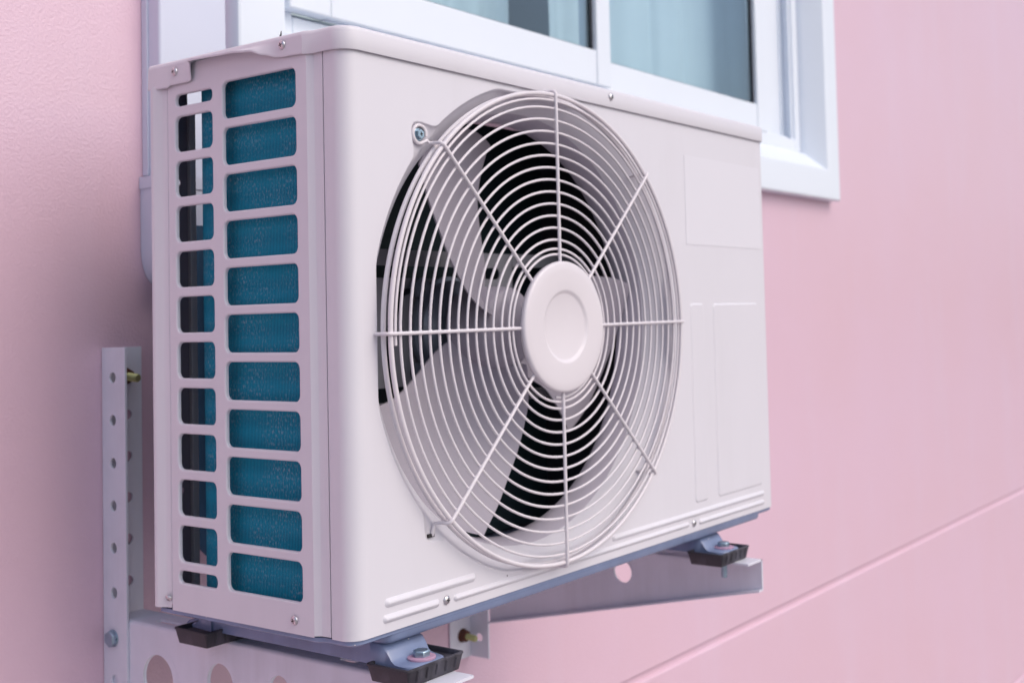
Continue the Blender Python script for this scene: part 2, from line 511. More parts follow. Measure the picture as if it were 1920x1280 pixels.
def frame_ring(mb, x0, x1, z0, z1, w, y0, y1, wb=None):
    wb = wb or w
    mb.box(x0, x0 + w, y0, y1, z0, z1); mb.box(x1 - w, x1, y0, y1, z0, z1)
    mb.box(x0 + w, x1 - w, y0, y1, z0, z0 + wb); mb.box(x0 + w, x1 - w, y0, y1, z1 - w, z1)
mb = MB(); frame_ring(mb, IX0 + 0.001, IX1 - 0.001, 0.6795, IZ1 - 0.001, 0.030, YW + 0.028, YW + 0.074, 0.028)
build(mb, "track_frame", M_vinyl, win, bevel=0.002)
mb = MB()
mb.box(IX0 + 0.031, IX1 - 0.031, YW + 0.046, YW + 0.049, 0.7078, 0.716); mb.box(IX0 + 0.031, IX1 - 0.031, YW + 0.066, YW + 0.069, 0.7078, 0.716)
mb.box(IX1 - 0.040, IX1 - 0.0312, YW + 0.034, YW + 0.037, 0.708, IZ1 - 0.033); mb.box(IX1 - 0.048, IX1 - 0.0312, YW + 0.056, YW + 0.060, 0.708, IZ1 - 0.033)
build(mb, "track_rails", M_vinyl, win)
mb = MB()
mb.box(1.790, 1.890, YW + 0.0545, YW + 0.0655, 0.7085, IZ1 - 0.034); mb.box(1.888, 1.9685, YW + 0.0600, YW + 0.0700, 0.7085, IZ1 - 0.034)
build(mb, "screen_stile", M_vinyl, win, bevel=0.002)

def sash(x0, x1, z0, z1, yf, st_l, st_r, rail, nm):
    s = build_sash = MB()
    d = 0.022
    s.box(x0, x0 + st_l, yf, yf + d, z0, z1); s.box(x1 - st_r, x1, yf, yf + d, z0, z1)
    s.box(x0 + st_l, x1 - st_r, yf + 0.0012, yf + d, z0, z0 + rail); s.box(x0 + st_l, x1 - st_r, yf + 0.0012, yf + d, z1 - 0.06, z1)
    so = build(s, "sash", M_vinyl, win, bevel=0.0025)
    gk = MB(); gw = 0.007
    gx0, gx1, gz0, gz1 = x0 + st_l, x1 - st_r, z0 + rail, z1 - 0.06
    frame_ring(gk, gx0 + 0.0003, gx1 - 0.0003, gz0 + 0.0003, gz1 - 0.0003, gw, yf + 0.009, yf + 0.016, 0.0025)
    build(gk, "gasket", M_gasket, so)
    p = MB(); p.box(gx0 + gw, gx1 - gw, yf + 0.0115, yf + 0.0155, gz0 + 0.003, gz1 - gw)
    build(p, "pane", M_glass, so)
sash(0.350, 1.126, 0.7125, 1.895, YW + 0.006, 0.075, 0.046, 0.066, "front")
sash(1.085, 1.825, 0.7090, 1.895, YW + 0.0305, 0.050, 0.050, 0.063, "rear")

def curtain(x0, x1, y, amp, waves, label, z0=0.50, z1=2.1):
    mb = MB(); n = 160; rows = []
    for zi in range(9):
        z = z0 + (z1 - z0) * zi / 8
        row = []
        for i in range(n + 1):
            t = i / n; x = x0 + (x1 - x0) * t
            ph = waves * 2 * pi * t + 0.5 * sin(5 * t * pi)
            yy = y + amp * (sin(ph) + 0.35 * sin(2.3 * ph + 0.6)) * (0.8 + 0.2 * sin(zi * 0.5 + 3 * t))
            row.append((x + 0.012 * sin(ph * 1.0 + 1.2) + 0.010 * (zi - 4) * (t - 0.5), yy, z))
        rows.append(row)
    mb.loft(rows, False)
    o = build(mb, "curtain", M_curtain, smooth=80, label=label, cat="curtain")
    sm = o.modifiers.new("thickness", 'SOLIDIFY'); sm.thickness = 0.0015
    return o
curtain(1.12, 2.26, 0.640, 0.009, 6.5, "pale curtain hanging in folds behind the right pane")
curtain(0.36, 1.12, 0.71, 0.016, 4.5, "shadowed curtain behind the left window pane")

# ------------------------------------------------------------------ pipe trunking and insulated pipe on the wall
tr = thing("pipe_trunking", (0.168, YW, 0.33), "white pipe trunking running up the wall left of the window", "trunking")
mb = MB()
def trunk_ring(z, x0, x1, d, r, e=0.0):
    pts = [(x0, YW - 0.0005)]
    for k in range(7):
        t = pi / 2 * k / 6; pts.append((x0 + r - r * cos(t), YW - d + r - r * sin(t)))
    for k in range(7):
        t = pi / 2 * k / 6; pts.append((x1 - r + r * sin(t), YW - d + r - r * cos(t)))
    pts.append((x1, YW - 0.0005))
    return [(x, y, z) for x, y in pts]
mb.loft([trunk_ring(z, 0.121, 0.2165, 0.033, 0.004) for z in (0.40, 2.6)], False)
build(mb, "duct_cover", M_trunk, tr, smooth=50)
mb = MB()
mb.box(0.1185, 0.1212, YW - 0.011, YW - 0.0004, 0.46, 2.6)
build(mb, "duct_base", M_trunk, tr, bevel=0.0008)
mb = MB()
mb.loft([trunk_ring(z, 0.1155 - o, 0.222 + o, 0.040 + o, 0.006) for z, o in ((0.4585, -0.002), (0.4585, 0.0015), (0.4445, 0.0015), (0.4440, 0.0), (0.372, 0.0))] +
        [trunk_ring(0.372 - 0.042 * sin(t), 0.1155 + 0.020 * (1 - cos(t)), 0.222 - 0.020 * (1 - cos(t)), 0.004 + 0.036 * cos(t) + 0.002, min(0.006, 0.0035 + 0.0025 * cos(t))) for t in [radians(a) for a in (10, 20, 30, 40, 50, 60, 70, 80, 88)]], False)
build(mb, "end_cap", M_trunk, tr, smooth=40)

mb = MB()
path = [(0.172, 0.447, 0.40), (0.172, 0.446, 0.30), (0.172, 0.442, 0.075)]
for k in range(9):
    t = pi / 2 * k / 8; path.append((0.172 + 0.07 * (1 - cos(t)), 0.440 - 0.02 * k / 8, 0.062 - 0.07 * sin(t)))
path += [(0.45, 0.405, -0.004), (0.70, 0.385, 0.03), (0.77, 0.345, 0.085), (0.775, 0.30, 0.09), (0.775, 0.283, 0.09)]
mb.tube(path, 0.021, 14)
build(mb, "refrigerant_pipe", M_foam, smooth=60, label="dark insulated pipe hanging from the trunking behind the unit", cat="pipe")

# ------------------------------------------------------------------ wall brackets
def hex_bolt(mb, org, axis, af, h, mi=0, cham=True):
    r = af / sqrt(3)
    mb.lathe([(r, 0), (r, h * 0.82), (r * 0.86, h)], org, axis, 6, mi, False, True)

def bracket(label, web_x, side, parts):
    """side=+1: wall flange and top flange point to +X from the web; -1: to -X"""
    s = side
    root = thing("wall_bracket", (web_x, YW, -0.30), label, "bracket", "metal brackets under the air conditioner")
    t = 0.0028
    # upright angle: web square to the wall, flange flat on it
    holes = [circ(YW - 0.0215, z, 0.0062, 20) for z in (0.2234, 0.175, 0.1267, 0.0786, 0.0313, -0.019, -0.1165, -0.165, -0.216)]
    mb = MB()
    outer = [(YW - 0.0455, -0.30), (YW - 0.001, -0.30), (YW - 0.001, 0.2575), (YW - 0.0455, 0.2575)] if s > 0 else [(YW - 0.0400, -0.2465), (YW - 0.001, -0.2465), (YW - 0.001, 0.2575), (YW - 0.0400, 0.2575)]
    mb.plate(outer, holes, lambda a, b, d: (web_x + s * d, a, b), 0.0, t)
    fl = [(t, outer[0][1]), (0.049, outer[0][1]), (0.049, 0.2575), (t, 0.2575)]
    fholes = [circ(0.030, z, 0.0062, 20) for z in (0.1305, 0.1785, 0.083, 0.035, -0.013, -0.06)]
    mb.plate(fl, fholes, lambda a, b, d: (web_x + s * a, YW - 0.001 - d, b), 0.0, t)
    build(mb, "upright", M_galv, root, bevel=0.0005, bseg=1)
    # arm: tapering pressed channel with round lightening holes
    ax = web_x + s * (t + 0.0003)
    zt = -0.0472
    ya, yb = YW - 0.047, -0.046
    if s > 0: ya = YW - 0.012
    hb = 0.140; ht = 0.040
    def zbot(y): return zt - ht - (hb - ht) * (y - yb) / (ya - yb)
    outer = [(yb, zbot(yb)), (ya, zbot(ya)), (ya, zt - 0.004), (yb, zt - 0.004)]
    hl = [(0.377, -0.1055, 0.0275), (0.270, -0.0935, 0.0215), (0.1765, -0.0862, 0.0158), (0.095, -0.0800, 0.0115)][slice(0, 4) if s > 0 else slice(2, 3)]
    mb = MB()
    fnw = lambda a, b, d: (ax + s * d, a, b)
    mb.plate(outer, [circ(a, b, r, 36) for a, b, r in hl], fnw, 0.0, t)
    # dished rims of the holes
    for a, b, r in hl:
        mb.loft([[fnw(p, q, dd) for p, q in circ(a, b, rr, 36)] for rr, dd in ((r + 0.009, -0.0001), (r + 0.005, 0.0004), (r + 0.001, 0.0014), (r - 0.0003, 0.0028), (r - 0.0005, 0.0040))], True)
    # rolled top flange with slots
    slots = [(0.360, 0.401), (0.080, 0.104)]
    fo = [(0.004, yb), (0.040, yb), (0.040, ya), (0.004, ya)]
    fslots = [rrect(0.012, 0.021, y0, y1, 0.0044) for y0, y1 in slots]
    mb.plate(fo, fslots, lambda a, b, d: (ax + s * a, b, zt - d), 0.0, t)
    roll = [(0.004 - 0.004 * sin(k * pi / 12), zt - 0.004 + 0.004 * cos(k * pi / 12)) for k in range(7)]
    mb.loft([[(ax + s * a, y, z) for a, z in roll] for y in (yb, ya)], False)
    # stiffening lip along the sloping lower edge
    mb.loft([[(ax + s * a, y, zbot(y) + z) for a, z in ((0, 0), (0.0015, -0.002), (0.012, -0.002), (0.012, 0.0005), (0.003, 0.0006))] for y in (yb, ya)], True, True, True)
    build(mb, "arm", M_galv, root, smooth=40)
    # bolts through web and arm
    for (by, bz) in ((YW - 0.0195, -0.0695), (YW - 0.0195, -0.150)):
        if s < 0: continue
        b = MB(); hex_bolt(b, (web_x - 0.0001, by, bz), (-1, 0, 0), 0.0165, 0.0062)
        b.lathe([(0.0098, 0), (0.0098, 0.0012)], (web_x - 0.0001, by, bz), (-1, 0, 0), 24, 0, False, True)
        build(b, "bolt", M_zinc, root, bevel=0.0004, bseg=1)
    # expansion anchors: rusty nut and washer, yellow stud
    for az in ((0.2236,) if s > 0 else (-0.2105, )):
        xc = web_x + s * (0.0255 if s > 0 else 0.022)
        b = MB()
        b.lathe([(0.0105, 0), (0.0105, 0.0018), (0.0095, 0.0022)], (xc, YW - 0.0036, az), (0, -1, 0), 24, 0, False, True)
        hex_bolt(b, (xc, YW - 0.0055, az), (0, -1, 0), 0.0165, 0.0085)
        nut = build(b, "anchor_nut", M_rust, root, bevel=0.0006, bseg=1)
        b = MB(); prof = []
        for k in range(18):
            prof += [(0.0042, 0.0 + k * 0.0013), (0.0049, 0.00065 + k * 0.0013)]
        prof.append((0.0036, 0.0242))
        b.lathe(prof, (xc, YW - 0.008, az), (0, -1, -0.08), 14, 0, False, True)
        build(b, "anchor_stud", M_brass, root)
    return root
bracket("grey metal wall bracket with punched upright, at the end nearest the camera", 0.0640, 1, None)
bracket("grey metal wall bracket under the far right end of the unit", 0.6840, -1, None)

# ------------------------------------------------------------------ air conditioner
W, D, ZT = 0.804, 0.277, 0.541
unit = thing("air_conditioner", (0.402, 0.138, -0.036), "cream outdoor air conditioner with round wire fan guard mounted on the pink wall", "air conditioner")

def footprint():
    """plan outline of the cabinet, CCW seen from above"""
    pts = []
    pts += [(0.0, 0.046), (0.004, 0.040)]
    for k in range(13):
        t = pi + pi / 2 * k / 12; pts.append((0.020 + 0.016 * cos(t), 0.016 + 0.016 * sin(t)))
    for k in range(5):
        t = -pi / 2 + pi / 2 * k / 4; pts.append((W - 0.005 + 0.005 * cos(t), 0.005 + 0.005 * sin(t)))
    pts += [(W, D), (0.0, D)]
    return pts
FP = footprint()

# --- front panel -------------------------------------------------------------
FX, FZ = 0.2903, 0.2689                       # fan axis
OX, OZ, OR = 0.2903, 0.2690, 0.2608           # pressed opening
BUMPS = [(0.0985, 0.4572, 0.0150), (0.1060, 0.0815, 0.0135)]
NT = 480
raw = []
for i in range(NT):
    th = 2 * pi * i / NT
    r = OR
    if abs(sin(th)) > 1e-6: r = min(r, 0.2498 / abs(sin(th)))
    if abs(cos(th)) > 1e-6: r = min(r, 0.2525 / abs(cos(th)))
    for bx, bz, br in BUMPS:
        dx, dz = bx - OX, bz - OZ; d = hypot(dx, dz); ph = th - atan2(dz, dx)
        if cos(ph) > 0 and abs(d * sin(ph)) < br: r = max(r, d * cos(ph) + sqrt(br * br - (d * sin(ph)) ** 2))
    raw.append(r)
CONT = [sum(raw[(i + k) % NT] * w for k, w in ((-3, .07), (-2, .13), (-1, .19), (0, .22), (1, .19), (2, .13), (3, .07))) for i in range(NT)]
def cont(off, y, cap=None):
    out = []
    for i in range(NT):
        r = CONT[i] - off
        if cap is not None: r = min(r, cap)
        th = 2 * pi * i / NT
        out.append((OX + r * cos(th), y, OZ + r * sin(th)))
    return out
def ring(r, y, cx=OX, cz=OZ, n=NT):
    return [(cx + r * cos(2 * pi * i / n), y, cz + r * sin(2 * pi * i / n)) for i in range(n)]
mb = MB()
hole = [(p[0], p[2]) for p in cont(0, 0)]
mb.fill([(0.020, 0.0), (W - 0.005, 0.0), (W - 0.005, ZT), (0.020, ZT)], [hole], lambda a, b: (a, 0.0, b))
# rounded left corner and its short return along the side
arc = [(0.020 + 0.016 * cos(pi + pi / 2 * k / 14), 0.016 + 0.016 * sin(pi + pi / 2 * k / 14)) for k in range(15)]
arc = [(0.0062, 0.0276), (0.004, 0.0276)] + arc
mb.loft([[(x, y, z) for x, y in arc] for z in (0.0, ZT)], False)
arc2 = [(W - 0.005 + 0.005 * sin(pi / 2 * k / 6), 0.005 - 0.005 * cos(pi / 2 * k / 6)) for k in range(7)] + [(W, 0.03)]
mb.loft([[(x, y, z) for x, y in arc2] for z in (0.0, ZT)], False)
# folded bottom lip
lip = [(0.004, 0.0276)] + arc[2:] + arc2
mb.loft([[(x, y, 0.0) for x, y in lip], [(x + (0.004 if x < 0.02 else 0), y + 0.004, 0.0) for x, y in lip]], False)
front = build(mb, "front_panel", M_cream, unit, smooth=50)
# pressed bell-mouth round the fan
mb = MB()
rings = [cont(0, 0.0), cont(0.0007, 0.0003), cont(0.0016, 0.0012), cont(0.0023, 0.0026)]
for r, y in ((0.2570, 0.0042), (0.2525, 0.0082), (0.2475, 0.0130), (0.2425, 0.0185), (0.2380, 0.0245), (0.2340, 0.0315), (0.2310, 0.0395), (0.2292, 0.0480), (0.2284, 0.0570), (0.2282, 0.0670), (0.2300, 0.0690), (0.2340, 0.0690)):
    rings.append(cont(0.0030 + 0.02 * y, y, r))
rings2 = rings[9:]; rings = rings[:10]
mb.loft(rings, True)
build(mb, "fan_orifice", M_cream, front, smooth=60)
mb = MB(); mb.loft(rings2, True)
build(mb, "shroud", M_shroud, front, smooth=60)
mb = MB(); mb.box(0.1002, 0.1082, 0.0005, 0.0045, 0.0748, 0.0780)
build(mb, "hook_slot", M_slot, front)
# pressed ribs and raised fields
def raised(x0, x1, z0, z1, r, h, name, m=M_cream, edge=0.003, flat=False):
    mb = MB()
    L_ = [(0.0, 0.0004), (-edge * 0.25, -h * 0.15), (-edge * 0.6, -h * 0.7), (-edge, -h)]
    mb.loft([[(a, y, b) for a, b in rrect(x0, x1, z0, z1, r, o, 8)] for o, y in L_], True, False, True)
    return build(mb, name, m, front, smooth=60)
def rib(x0, x1, z, w=0.0088, h=0.0028):
    return raised(x0, x1, z - w / 2, z + w / 2, w / 2 - 1e-4, h, "rib", edge=w / 2 - 3e-4)
rib(0.041, 0.165, 0.0262, 0.0098)
rib(0.0385, 0.1130, 0.0123, 0.0088)
rib(0.1320, 0.5720, 0.0118, 0.0076)
rib(0.4000, 0.7790, 0.0228, 0.0088)
rib(0.5960, 0.7780, 0.0105, 0.0078)
raised(0.589, 0.624, 0.035, 0.2925, 0.006, 0.0013, "raised_field", flat=True)
raised(0.648, 0.776, 0.0345, 0.2920, 0.007, 0.0013, "raised_field", flat=True)
mb = MB(); mb.box(0.585, 0.792, -0.00045, 0.0001, 0.3685, 0.4845)
build(mb, "blank_label", M_sticker, front)

# --- side panel with two columns of slots ---------------------------------------
mb = MB()
P_, Z0, HS = 0.045, 0.5147, 0.0360
slots = []
for k in range(11):
    zt_ = Z0 - k * P_
    slots.append((0.0614, 0.1662, zt_ - HS, zt_, 0.0066))
smalls = []
for k in range(10):
    zt_ = 0.4890 - k * P_
    smalls.append((0.1825, 0.2408, zt_ - 0.0353, zt_, 0.0066))
smalls.append((0.1825, 0.2400, 0.4996, 0.5112, 0.0050))
smalls.append((0.1825, 0.2415, 0.0278, 0.0400, 0.0055))
zb = 0.0
outer = [(0.046, zb), (0.2525, zb), (0.2525, ZT), (0.046, ZT)]
allh = slots + smalls
mb.fill(outer, [rrect(*h, off=0.0016) for h in allh], lambda a, b: (0.0, a, b))
for h in allh:
    mb.loft([[(x, a, b) for a, b in rrect(*h, off=o)] for o, x in ((0.0016, 0.0), (0.0008, 0.0003), (0.0002, 0.0010), (0.0, 0.0018), (0.0, 0.0036))], True)
    # inner rim so the sheet has a visible edge
prof = [(0.0292, 0.0062), (0.0292, 0.0042), (0.0396, 0.0040), (0.0405, 0.0037), (0.0452, 0.0004), (0.046, 0.0)]
mb.loft([[(x, y, z) for y, x in prof] for z in (0.0012, ZT)], False)
prof = [(0.2525, 0.0), (0.2529, 0.0012), (0.2537, 0.0014), (0.2541, 0.0004)]
mb.loft([[(x, y, z) for y, x in prof] for z in (0.006, ZT)], False)
prof = [(0.2541, 0.0004), (0.2600, 0.0000), (0.2625, -0.0010), (0.2685, -0.0042), (0.2715, -0.0050), (0.2745, -0.0046), (0.2765, -0.0030), (0.2772, 0.0), (0.2772, 0.004)]
mb.loft([[(x, y, z) for y, x in prof] for z in (0.002, ZT - 0.018)], False)
side = build(mb, "side_panel", M_cream, unit, smooth=25)
# rear post: flange seen through the slots
mb = MB()
ro = [(0.0, 0.004), (0.0440, 0.004), (0.0440, 0.5055), (0.0385, 0.5055), (0.0385, 0.540), (0.0, 0.540)]
mb.plate(ro, [circ(0.0255, 0.4285, 0.0042, 18), circ(0.0255, 0.1125, 0.0042, 18)], lambda a, b, d: (a, D - 0.0012 - d, b), 0.0, 0.0012)
build(mb, "rear_post", mat("inner_zinc", (0.12, 0.11, 0.15), 0.5, var=0.1), unit)
mb = MB(); mb.box(0.0370, 0.0442, D - 0.008, D - 0.0026, 0.0045, 0.505)
build(mb, "post_lip", M_mount, unit, bevel=0.0008)
# right and hidden walls of the cabinet
mb = MB()
mb.box(W - 0.0012, W - 0.0002, 0.0305, D, 0.0, ZT)
mb.box(0.60, W - 0.0015, D - 0.001, D, 0.0, ZT)
build(mb, "end_panel", M_cream, unit)
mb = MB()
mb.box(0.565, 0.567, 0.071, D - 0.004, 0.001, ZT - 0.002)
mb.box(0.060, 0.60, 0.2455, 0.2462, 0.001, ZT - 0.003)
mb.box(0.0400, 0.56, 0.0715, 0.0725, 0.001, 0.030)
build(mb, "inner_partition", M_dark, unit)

# --- lid ------------------------------------------------------------------------
LZ0, LZ1 = 0.5236, 0.5462
mb = MB()
lo = offset_poly(FP, 0.0032)
# skirt on the camera-side flank gets the grip; the other flanks are plain
def edge_len(pts):
    s = [0.0]
    for a, b in zip(pts, pts[1:]): s.append(s[-1] + hypot(b[0] - a[0], b[1] - a[1]))
    return s
plain = lo[0:-1]                                # from bevel round the corner to the back right
i_back = len(lo) - 1
side_pts = []
ys = [0.2802 - k * (0.2802 - 0.0475) / 120 for k in range(121)]
GRIP_B = [(0.046, 0.5246), (0.0700, 0.5252), (0.0830, 0.5262), (0.0960, 0.5296), (0.1150, 0.5350), (0.1400, 0.5368), (0.2060, 0.5385), (0.2085, 0.5330), (0.2100, 0.5225), (0.2150, 0.5212), (0.245, 0.5212), (0.2462, 0.5192), (0.2802, 0.5202)]
GRIP_X = [(0.046, 0.0), (0.078, 0.0), (0.110, 0.0065), (0.140, 0.0085), (0.204, 0.0085), (0.2078, 0.0030), (0.2110, 0.0), (0.2455, 0.0), (0.2465, 0.0006), (0.2802, 0.0006)]
rows_side = []
for y in ys:
    zbm = smooth_tab(GRIP_B, y); fl = smooth_tab(GRIP_X, y); x0 = -0.0032
    mid = max(zbm + 0.002, 0.5395)
    col = [(x0 + 0.0012 - fl, y, zbm + 0.0008), (x0 + 0.0004 - fl, y, zbm), (x0 - fl, y, zbm + 0.0008), (x0 - fl * 0.96, y, zbm + 0.0022),
           (x0 - fl * 0.45, y, zbm + (mid - zbm) * 0.65 + 0.001), (x0 - fl * 0.08, y, mid + 0.0012), (x0, y, LZ1 - 0.0045), (x0 + 0.0008, y, LZ1 - 0.0018), (x0 + 0.0026, y, LZ1 - 0.0003), (x0 + 0.006, y, LZ1)]
    rows_side.append(col)
mb.loft(rows_side, False)
pl = [lo[0]] + lo[1:-1]
pl[0] = (-0.0032, 0.0475)
inn1 = offset_poly(FP, 0.0032 - 0.0008); inn2 = offset_poly(FP, 0.0032 - 0.0026); inn3 = offset_poly(FP, 0.0032 - 0.006); inn0 = offset_poly(FP, 0.0032 - 0.0012)
def seg(pts, xoff, z): 
    out = [(x, y, z) for x, y in pts[0:-1]]
    out[0] = (-0.0032 + xoff, 0.0475, z); return out
def seg_z(pts, xoff, zf):
    o = seg(pts, xoff, 0); return [(x, y, zf(x)) for x, y, _ in o]
ZB = 0.5242
mb.loft([seg(inn0, 0.0012, ZB + 0.0008), seg(offset_poly(FP, 0.0028), 0.0004, ZB), seg(lo, 0.0, ZB + 0.0008), seg(lo, 0.0, LZ1 - 0.0045), seg(inn1, 0.0008, LZ1 - 0.0018), seg(inn2, 0.0026, LZ1 - 0.0003), seg(inn3, 0.006, LZ1)], False)
top = [(x, y) for x, y in inn3]
top[0] = (-0.0032 + 0.006, 0.0475); top[-1] = (-0.0032 + 0.006, 0.2802); top[-2] = (inn3[-2][0], 0.2802)
mb.fill(top, [], lambda a, b: (a, b, LZ1))
lid = build(mb, "lid", M_cream, unit, smooth=50)

# --- base pan, feet ----------------------------------------------------------------
mb = MB()
fpo = offset_poly(FP, -0.0022); fpi = offset_poly(FP, -0.006)
mb.loft([[(x, y, -0.0004) for x, y in fpo], [(x, y, -0.0040) for x, y in fpo], [(x, y, -0.0060) for x, y in fpi]], True, True, True)
def tub(off, z): return [(x, y, z) for x, y in rrect(0.047, 0.7745, 0.0042, 0.268, 0.012, off, 5)]
mb.loft([tub(0.0012, -0.0036), tub(0.0008, -0.0095), tub(-0.0012, -0.0120), tub(-0.0050, -0.0134), tub(-0.009, -0.0137)], True, False, True)
pan = build(mb, "base_pan", M_pan, unit, smooth=50)

def foot(xc, tag_):
    mb = MB()
    x0, x1 = xc - 0.024, xc + 0.024
    # channel between the lugs
    mb.loft([[(x0 + 0.002, y, -0.0135), (x0, y, -0.0180), (x0, y, -0.0345), (x0 + 0.0025, y, -0.0345), (x0 + 0.0025, y, -0.0150), (x1 - 0.0025, y, -0.0150), (x1 - 0.0025, y, -0.0345), (x1, y, -0.0345), (x1, y, -0.0180), (x1 - 0.002, y, -0.0135)] for y in (0.030, 0.262)], True, True, True)
    # drawn lugs: slope out of the pan into a round-ended tab
    for sgn, y0 in ((-1, 0.030), (1, 0.262)):
        cs = [(0.0, -0.0138, 0.026), (0.010, -0.0140, 0.0258), (0.0165, -0.0160, 0.0252), (0.0215, -0.0215, 0.0246), (0.0250, -0.0270, 0.0242), (0.0290, -0.0298, 0.0240), (0.034, -0.0305, 0.0240),
              (0.040, -0.0306, 0.0236), (0.045, -0.0307, 0.0222), (0.049, -0.0308, 0.0196), (0.052, -0.0311, 0.0155), (0.0535, -0.0316, 0.011)]
        rings = []
        for d, z, hw in cs:
            y = y0 + sgn * d
            zl = max(z - 0.0042, -0.0345) if d > 0.036 else -0.0345
            rings.append([(xc - hw, y, zl), (xc - hw - 0.0002, y, z - 0.0014), (xc - hw + 0.0020, y, z), (xc, y, z + 0.0004), (xc + hw - 0.0020, y, z), (xc + hw + 0.0002, y, z - 0.0014), (xc + hw, y, zl)])
        mb.loft(rings, True, True, True)
    f = build(mb, "foot", M_pan, unit, smooth=60)
    for sgn, yb_ in ((-1, 0.0302 - 0.0375), (1, 0.262 + 0.0375)):
        b = MB()
        b.lathe([(0.0132, 0), (0.0132, 0.0016), (0.0120, 0.0022)], (xc + 0.002, yb_, -0.0303), (0, 0, 1), 28, 0, False, True)
        build(b, "washer", M_washer, f)
        b = MB()
        hex_bolt(b, (xc + 0.002, yb_, -0.0281), (0, 0, 1), 0.0140, 0.0056)
        b.lathe([(0.0040, 0), (0.0040, -0.037), (0.0030, -0.038)], (xc + 0.002, yb_, -0.031), (0, 0, 1), 14, 0, False, True)
        build(b, "bolt", M_zinc, f, bevel=0.0004, bseg=1)
    return f
FXL, FXR = 0.0775, 0.6440
foot(FXL, 'l'); foot(FXR, 'r')

# rubber trays under the feet
def pad(xc, yc, label):
    root_mb = MB()
    x0, x1, y0, y1 = xc - 0.037, xc + 0.037, yc - 0.0265, yc + 0.0265
    zt_, zb_ = -0.0302, -0.0469
    R_ = lambda off, z: [(x, y, z) for x, y in rrect(x0, x1, y0, y1, 0.0035, off, 4)]
    root_mb.loft([R_(-0.0045, zb_), R_(-0.0038, zb_ + 0.0006), R_(-0.0002, zt_ - 0.0022), R_(0.0006, zt_ - 0.0018), R_(0.0006, zt_ - 0.0003), R_(0.0002, zt_), R_(-0.0022, zt_), R_(-0.0026, zt_ - 0.0006), R_(-0.0030, zt_ - 0.0040), R_(-0.0036, -0.0346)], True, True, True)
    for k in range(5):
        xx = x0 + 0.012 + k * 0.0125
        root_mb.add([(xx, y0 + 0.0022, zb_ + 0.004), (xx + 0.0016, y0 + 0.0022, zb_ + 0.004), (xx + 0.0016, y0 - 0.0001, zt_ - 0.003), (xx, y0 - 0.0001, zt_ - 0.003),
                     (xx + 0.0008, y0 + 0.0012, zb_ + 0.004), (xx + 0.0008, y0 - 0.0011, zt_ - 0.003)], [(0, 4, 5, 3), (4, 1, 2, 5), (0, 1, 4), (3, 5, 2)])
    o = build(root_mb, "rubber_pad", M_rubber, smooth=40, loc=(xc, yc, zb_), label=label, cat="rubber pad", group="rubber pads under the unit's feet")
    return o
pad(0.0795, 0.0000, "dusty black rubber pad under the near front foot, closest to the camera")
pad(0.0705, 0.2730, "black rubber pad under the near rear foot, beside the wall upright")
pad(0.6400, -0.0030, "black rubber pad under the far front foot at the right end")
pad(0.6400, 0.2800, "black rubber pad under the far rear foot, nearest the wall on the right bracket")

# --- coil ---------------------------------------------------------------------------
def coil():
    pts = [(0.014, 0.034)]
    pts += [(0.014, 0.034 + (0.205 - 0.034) * k / 8) for k in range(1, 9)]
    for k in range(1, 13):
        t = pi - pi / 2 * k / 12; pts.append((0.052 + 0.038 * cos(t), 0.205 + 0.038 * sin(t)))
    pts += [(0.052 + (0.74 - 0.052) * k / 12, 0.243) for k in range(1, 13)]
    s = edge_len(pts)
    th = 0.022
    inner = []
    for i, p in enumerate(pts):
        a = pts[max(0, i - 1)]; b = pts[min(len(pts) - 1, i + 1)]
        t = Vector((b[0] - a[0], b[1] - a[1])).normalized(); inner.append((p[0] + t.y * th, p[1] - t.x * th))
    me = bpy.data.meshes.new("coil"); bm = bmesh.new(); uvl = bm.loops.layers.uv.new("UVMap")
    z0, z1 = 0.004, 0.532
    def strip(P, S):
        vb = [bm.verts.new((x, y, z0)) for x, y in P]; vt = [bm.verts.new((x, y, z1)) for x, y in P]
        for i in range(len(P) - 1):
            f = bm.faces.new((vb[i], vb[i + 1], vt[i + 1], vt[i])); f.smooth = True
            for lp, (u, v) in zip(f.loops, ((S[i], z0), (S[i + 1], z0), (S[i + 1], z1), (S[i], z1))): lp[uvl].uv = (u, v)
    strip(pts, s); nf = len(bm.faces)
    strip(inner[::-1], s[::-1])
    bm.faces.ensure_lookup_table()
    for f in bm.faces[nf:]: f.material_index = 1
    strip([inner[0], pts[0]], [0, th])
    strip([pts[-1], inner[-1]], [0, th])
    O = unit.location
    for v in bm.verts: v.co -= O
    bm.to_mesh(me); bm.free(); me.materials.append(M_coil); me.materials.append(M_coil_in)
    return new_obj("coil", me, unit)
coil()

